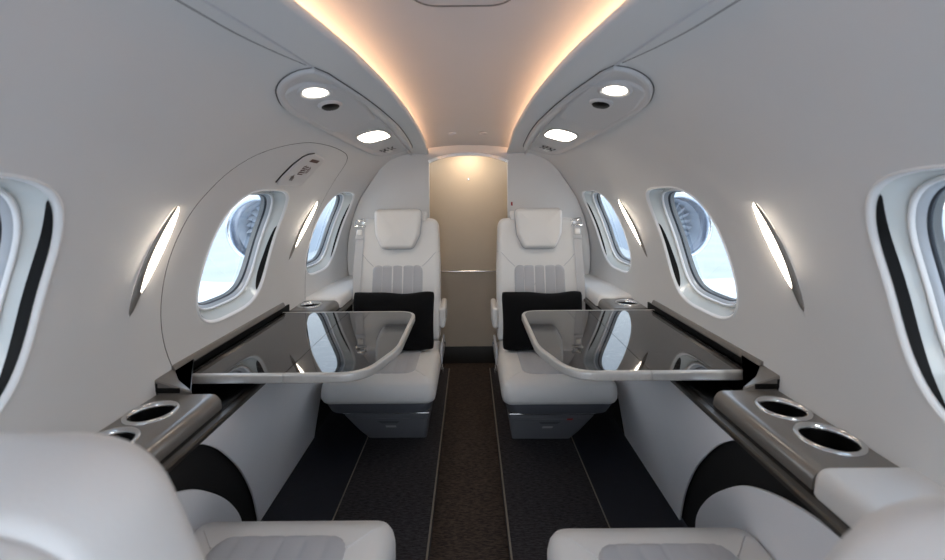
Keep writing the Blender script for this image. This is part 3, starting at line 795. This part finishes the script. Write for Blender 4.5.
        q = MB(); q.add(*rbox((xb-out*.008, .10, .122), (.045, .05, .016), .005)); q.add(*rbox((xb-out*.008, .065, .120), (.034, .03, .008), .003)); q.build('buckle', CHROME, be, M=Mb)
    # inboard armrest and levers
    q = MB(); q.add(*rbox((-out*.236, .33, .445), (.032, .22, .11), .015, 5)); q.build('armrest', LEATHER, root, angle=180)
    q = MB(); q.add(*rbox((-out*.240, .18, .30), (.012, .20, .085), .005)); sd = q.build('side_control_panel', LEATHER_N, root)
    for k, (yy, zz) in enumerate(((.22, .325), (.04, .262))):
        q = MB(); q.add(*rbox((-out*.249, yy, zz), (.007, .034, .018), .003)); q.add(*rbox((-out*.254, yy-.012, zz-.012), (.004, .008, .026), .0015)); q.build('lever', CHROME, sd)
    return root
XS = .378
seat('white leather club seat with black cushion and outboard belt, far left', -XS, 1.985, 0, -1)
seat('white leather club seat with black cushion and outboard belt, far right', XS-.003, 1.97, 0, 1)
seat('white leather club seat seen from behind at the lower left corner, facing aft', -.405, .735, PI, 1, headrest=False, rear=True, rc=.24, L=.55, ht=.135, bx=.018)
seat('white leather club seat at the lower right corner, only shoulder and cushion edge showing', .415, .707, PI, -1, headrest=False, rear=True, rc=.36, L=.565, ht=.135, bx=.01)

# black scatter cushions
def pillow(x, y, z, w, h, T, tilt, rz, label):
    n = 36; v = []; f = []
    rnd = random.Random(int(x*1000))
    for sgn in (1, -1):
        for j in range(n+1):
            for i in range(n+1):
                a = -1+2*i/n; b = -1+2*j/n
                X = w/2*a*(1-.045*(1-b*b)-.05*(a*b)**6)*1.02; Y = h/2*b*(1-.07*(1-a*a)-.08*(a*b)**6)-.006*(1-a*a)+.004*math.sin(5*a+x*9)*(1-a*a)
                t = T/2*(max(0, 1-abs(a)**3.2)*max(0, 1-abs(b)**3.0))**.55
                wr = .004*math.sin(9*a+3*b+x*7)*math.sin(7*b-2*a)*(1-a*a)*(1-b*b)
                v.append((X, sgn*t+wr, Y))
    N = (n+1)**2
    for k in (0, 1):
        for j in range(n):
            for i in range(n):
                q = (k*N+j*(n+1)+i, k*N+j*(n+1)+i+1, k*N+(j+1)*(n+1)+i+1, k*N+(j+1)*(n+1)+i); f.append(q if k == 0 else q[::-1])
    m = MB(); m.add(v, f); o = m.build('scatter_cushion', FABRIC, angle=180, weld=1e-5)
    o.location = (x, y, z); o.rotation_euler = (tilt, 0, rz); tag(o, label, 'cushion', 'black scatter cushions'); return o
pillow(-.372, 2.07, .476, .405, .29, .15, -.2, 0, 'plain black scatter cushion leaning on the far left seat')
pillow(.362, 2.055, .476, .40, .29, .15, -.2, 0, 'plain black scatter cushion leaning on the far right seat')

# ------------------------------------------------------------------ outside
q = MB(); q.add(*rbox((0, 3, -1.75), (160, 160, .1), 0)); o = q.build('ground', APRON, smooth=False); tag(o, 'pale apron outside the windows', 'ground', kind='structure')
for s, sn in ((-1, 'left'), (1, 'right')):
    def airfoil(x, yc, ch, th, z):
        out = []
        for i in range(24):
            a = 2*PI*i/24; out.append((s*x, yc+ch/2*math.cos(a), z+th*math.sin(a)*(1-.25*math.cos(a))))
        return out
    q = MB(); q.add(*loft([airfoil(.92, 3.1, 4.0, .10, -.02), airfoil(3.0, 3.5, 3.0, .075, .08), airfoil(6.0, 4.1, 1.8, .04, .25)], True, True, True)); wg = q.build('aircraft_wing', GREEN, angle=60)
    tag(wg, 'white wing outside, seen low through the middle %s window' % sn, 'wing', 'aircraft wings')
    eng = empty('jet_engine', (s*1.93, 3.85, .79)); tag(eng, 'jet engine with a polished inlet ring, seen through the middle %s window' % sn, 'engine', 'jet engines')
    q = MB(); q.add(*lathe([(.315, .05), (.345, .25), (.36, .7), (.34, 1.6), (.24, 2.3)], 48, axis='y')); q.build('nacelle', NAC, eng, angle=180)
    q = MB(); q.add(*lathe([(.255, .12), (.262, .02), (.275, -.015), (.29, -.02), (.305, .0), (.315, .05)], 48, axis='y')); q.build('inlet_ring', INLET, eng, angle=180)
    q = MB(); q.add(*lathe([(.255, .12), (.25, .35), (.0001, .36)], 48, axis='y')); q.build('inlet_duct', NAC, eng, angle=60)
    q = MB(); q.add(*lathe([(.0001, .10), (.03, .13), (.06, .2), (.075, .30)], 24, axis='y')); q.build('spinner', INLET, eng, angle=180)
    q = MB()
    for i in range(22):
        a = 2*PI*i/22
        A = Matrix.Rotation(a, 4, 'Y'); rr = []
        for rad, tw, w in ((.06, .3, .012), (.15, .7, .022), (.245, 1.0, .034)):
            rr.append([tuple(A @ Vector((dx*w*math.cos(tw)-0, .27+dx*w*math.sin(tw)+dz, rad))) for dx, dz in ((-1, 0), (0, .003), (1, 0), (0, -.003))])
        q.add(*loft(rr, True, True, True))
    q.build('fan', BLADE, eng, angle=30)
    q = MB(); q.add(*loft([[(x+.0-s*.0, y, z) for x, y, z in ((-.03, .5, -.30), (.03, .5, -.30), (.03, 1.7, -.30), (-.03, 1.7, -.30))], [(-.03, .3, -.8), (.03, .3, -.8), (.03, 1.6, -.8), (-.03, 1.6, -.8)]], True, True, True)); q.build('pylon', GREEN, eng, smooth=False)

# ------------------------------------------------------------------ light
w = bpy.data.worlds.new('world'); sc.world = w; w.use_nodes = True; nt = w.node_tree
bg = nt.nodes['Background']; tc = nt.nodes.new('ShaderNodeTexCoord'); sp = nt.nodes.new('ShaderNodeSeparateXYZ'); rp = nt.nodes.new('ShaderNodeValToRGB')
nt.links.new(tc.outputs['Generated'], sp.inputs[0]); nt.links.new(sp.outputs['Z'], rp.inputs['Fac']); nt.links.new(rp.outputs['Color'], bg.inputs['Color'])
e = rp.color_ramp.elements; e[0].position = 0; e[0].color = (.90, .93, .96, 1); e[1].position = 1; e[1].color = (.50, .62, .80, 1)
k = e.new(.12); k.color = (.84, .90, .95, 1); k = e.new(.45); k.color = (.64, .76, .92, 1)
bg.inputs['Strength'].default_value = 3.3
sun = bpy.data.lights.new('sun', 'SUN'); sun.energy = 1.2; sun.angle = .05; sun.color = (1, .93, .82)
so_ = bpy.data.objects.new('sun', sun); so_.rotation_euler = (math.radians(50), 0, math.radians(10)); so_.location = (0, -8, 10); col.objects.link(so_)

# ------------------------------------------------------------------ camera
cam = bpy.data.cameras.new('camera'); co = bpy.data.objects.new('camera', cam); col.objects.link(co)
cam.sensor_width = 36; cam.lens = 420/945*36; cam.clip_start = .02
cam.shift_x = (472.5-470)/945; cam.shift_y = -84/945
co.matrix_world = Matrix.Translation((.01, 0, Z0)) @ Matrix.Rotation(math.radians(90), 4, 'X') @ Matrix.Rotation(math.radians(-.4), 4, 'Z')
cam.dof.use_dof = True; cam.dof.focus_distance = 1.8; cam.dof.aperture_fstop = 2.8
sc.camera = co
sc.cycles.use_denoising = True; sc.cycles.max_bounces = 10; sc.cycles.diffuse_bounces = 6; sc.cycles.transparent_max_bounces = 12
sc.view_settings.view_transform = 'Standard'; sc.view_settings.look = 'None'; sc.view_settings.exposure = .27; sc.view_settings.gamma = 1
sc.view_settings.use_curve_mapping = False
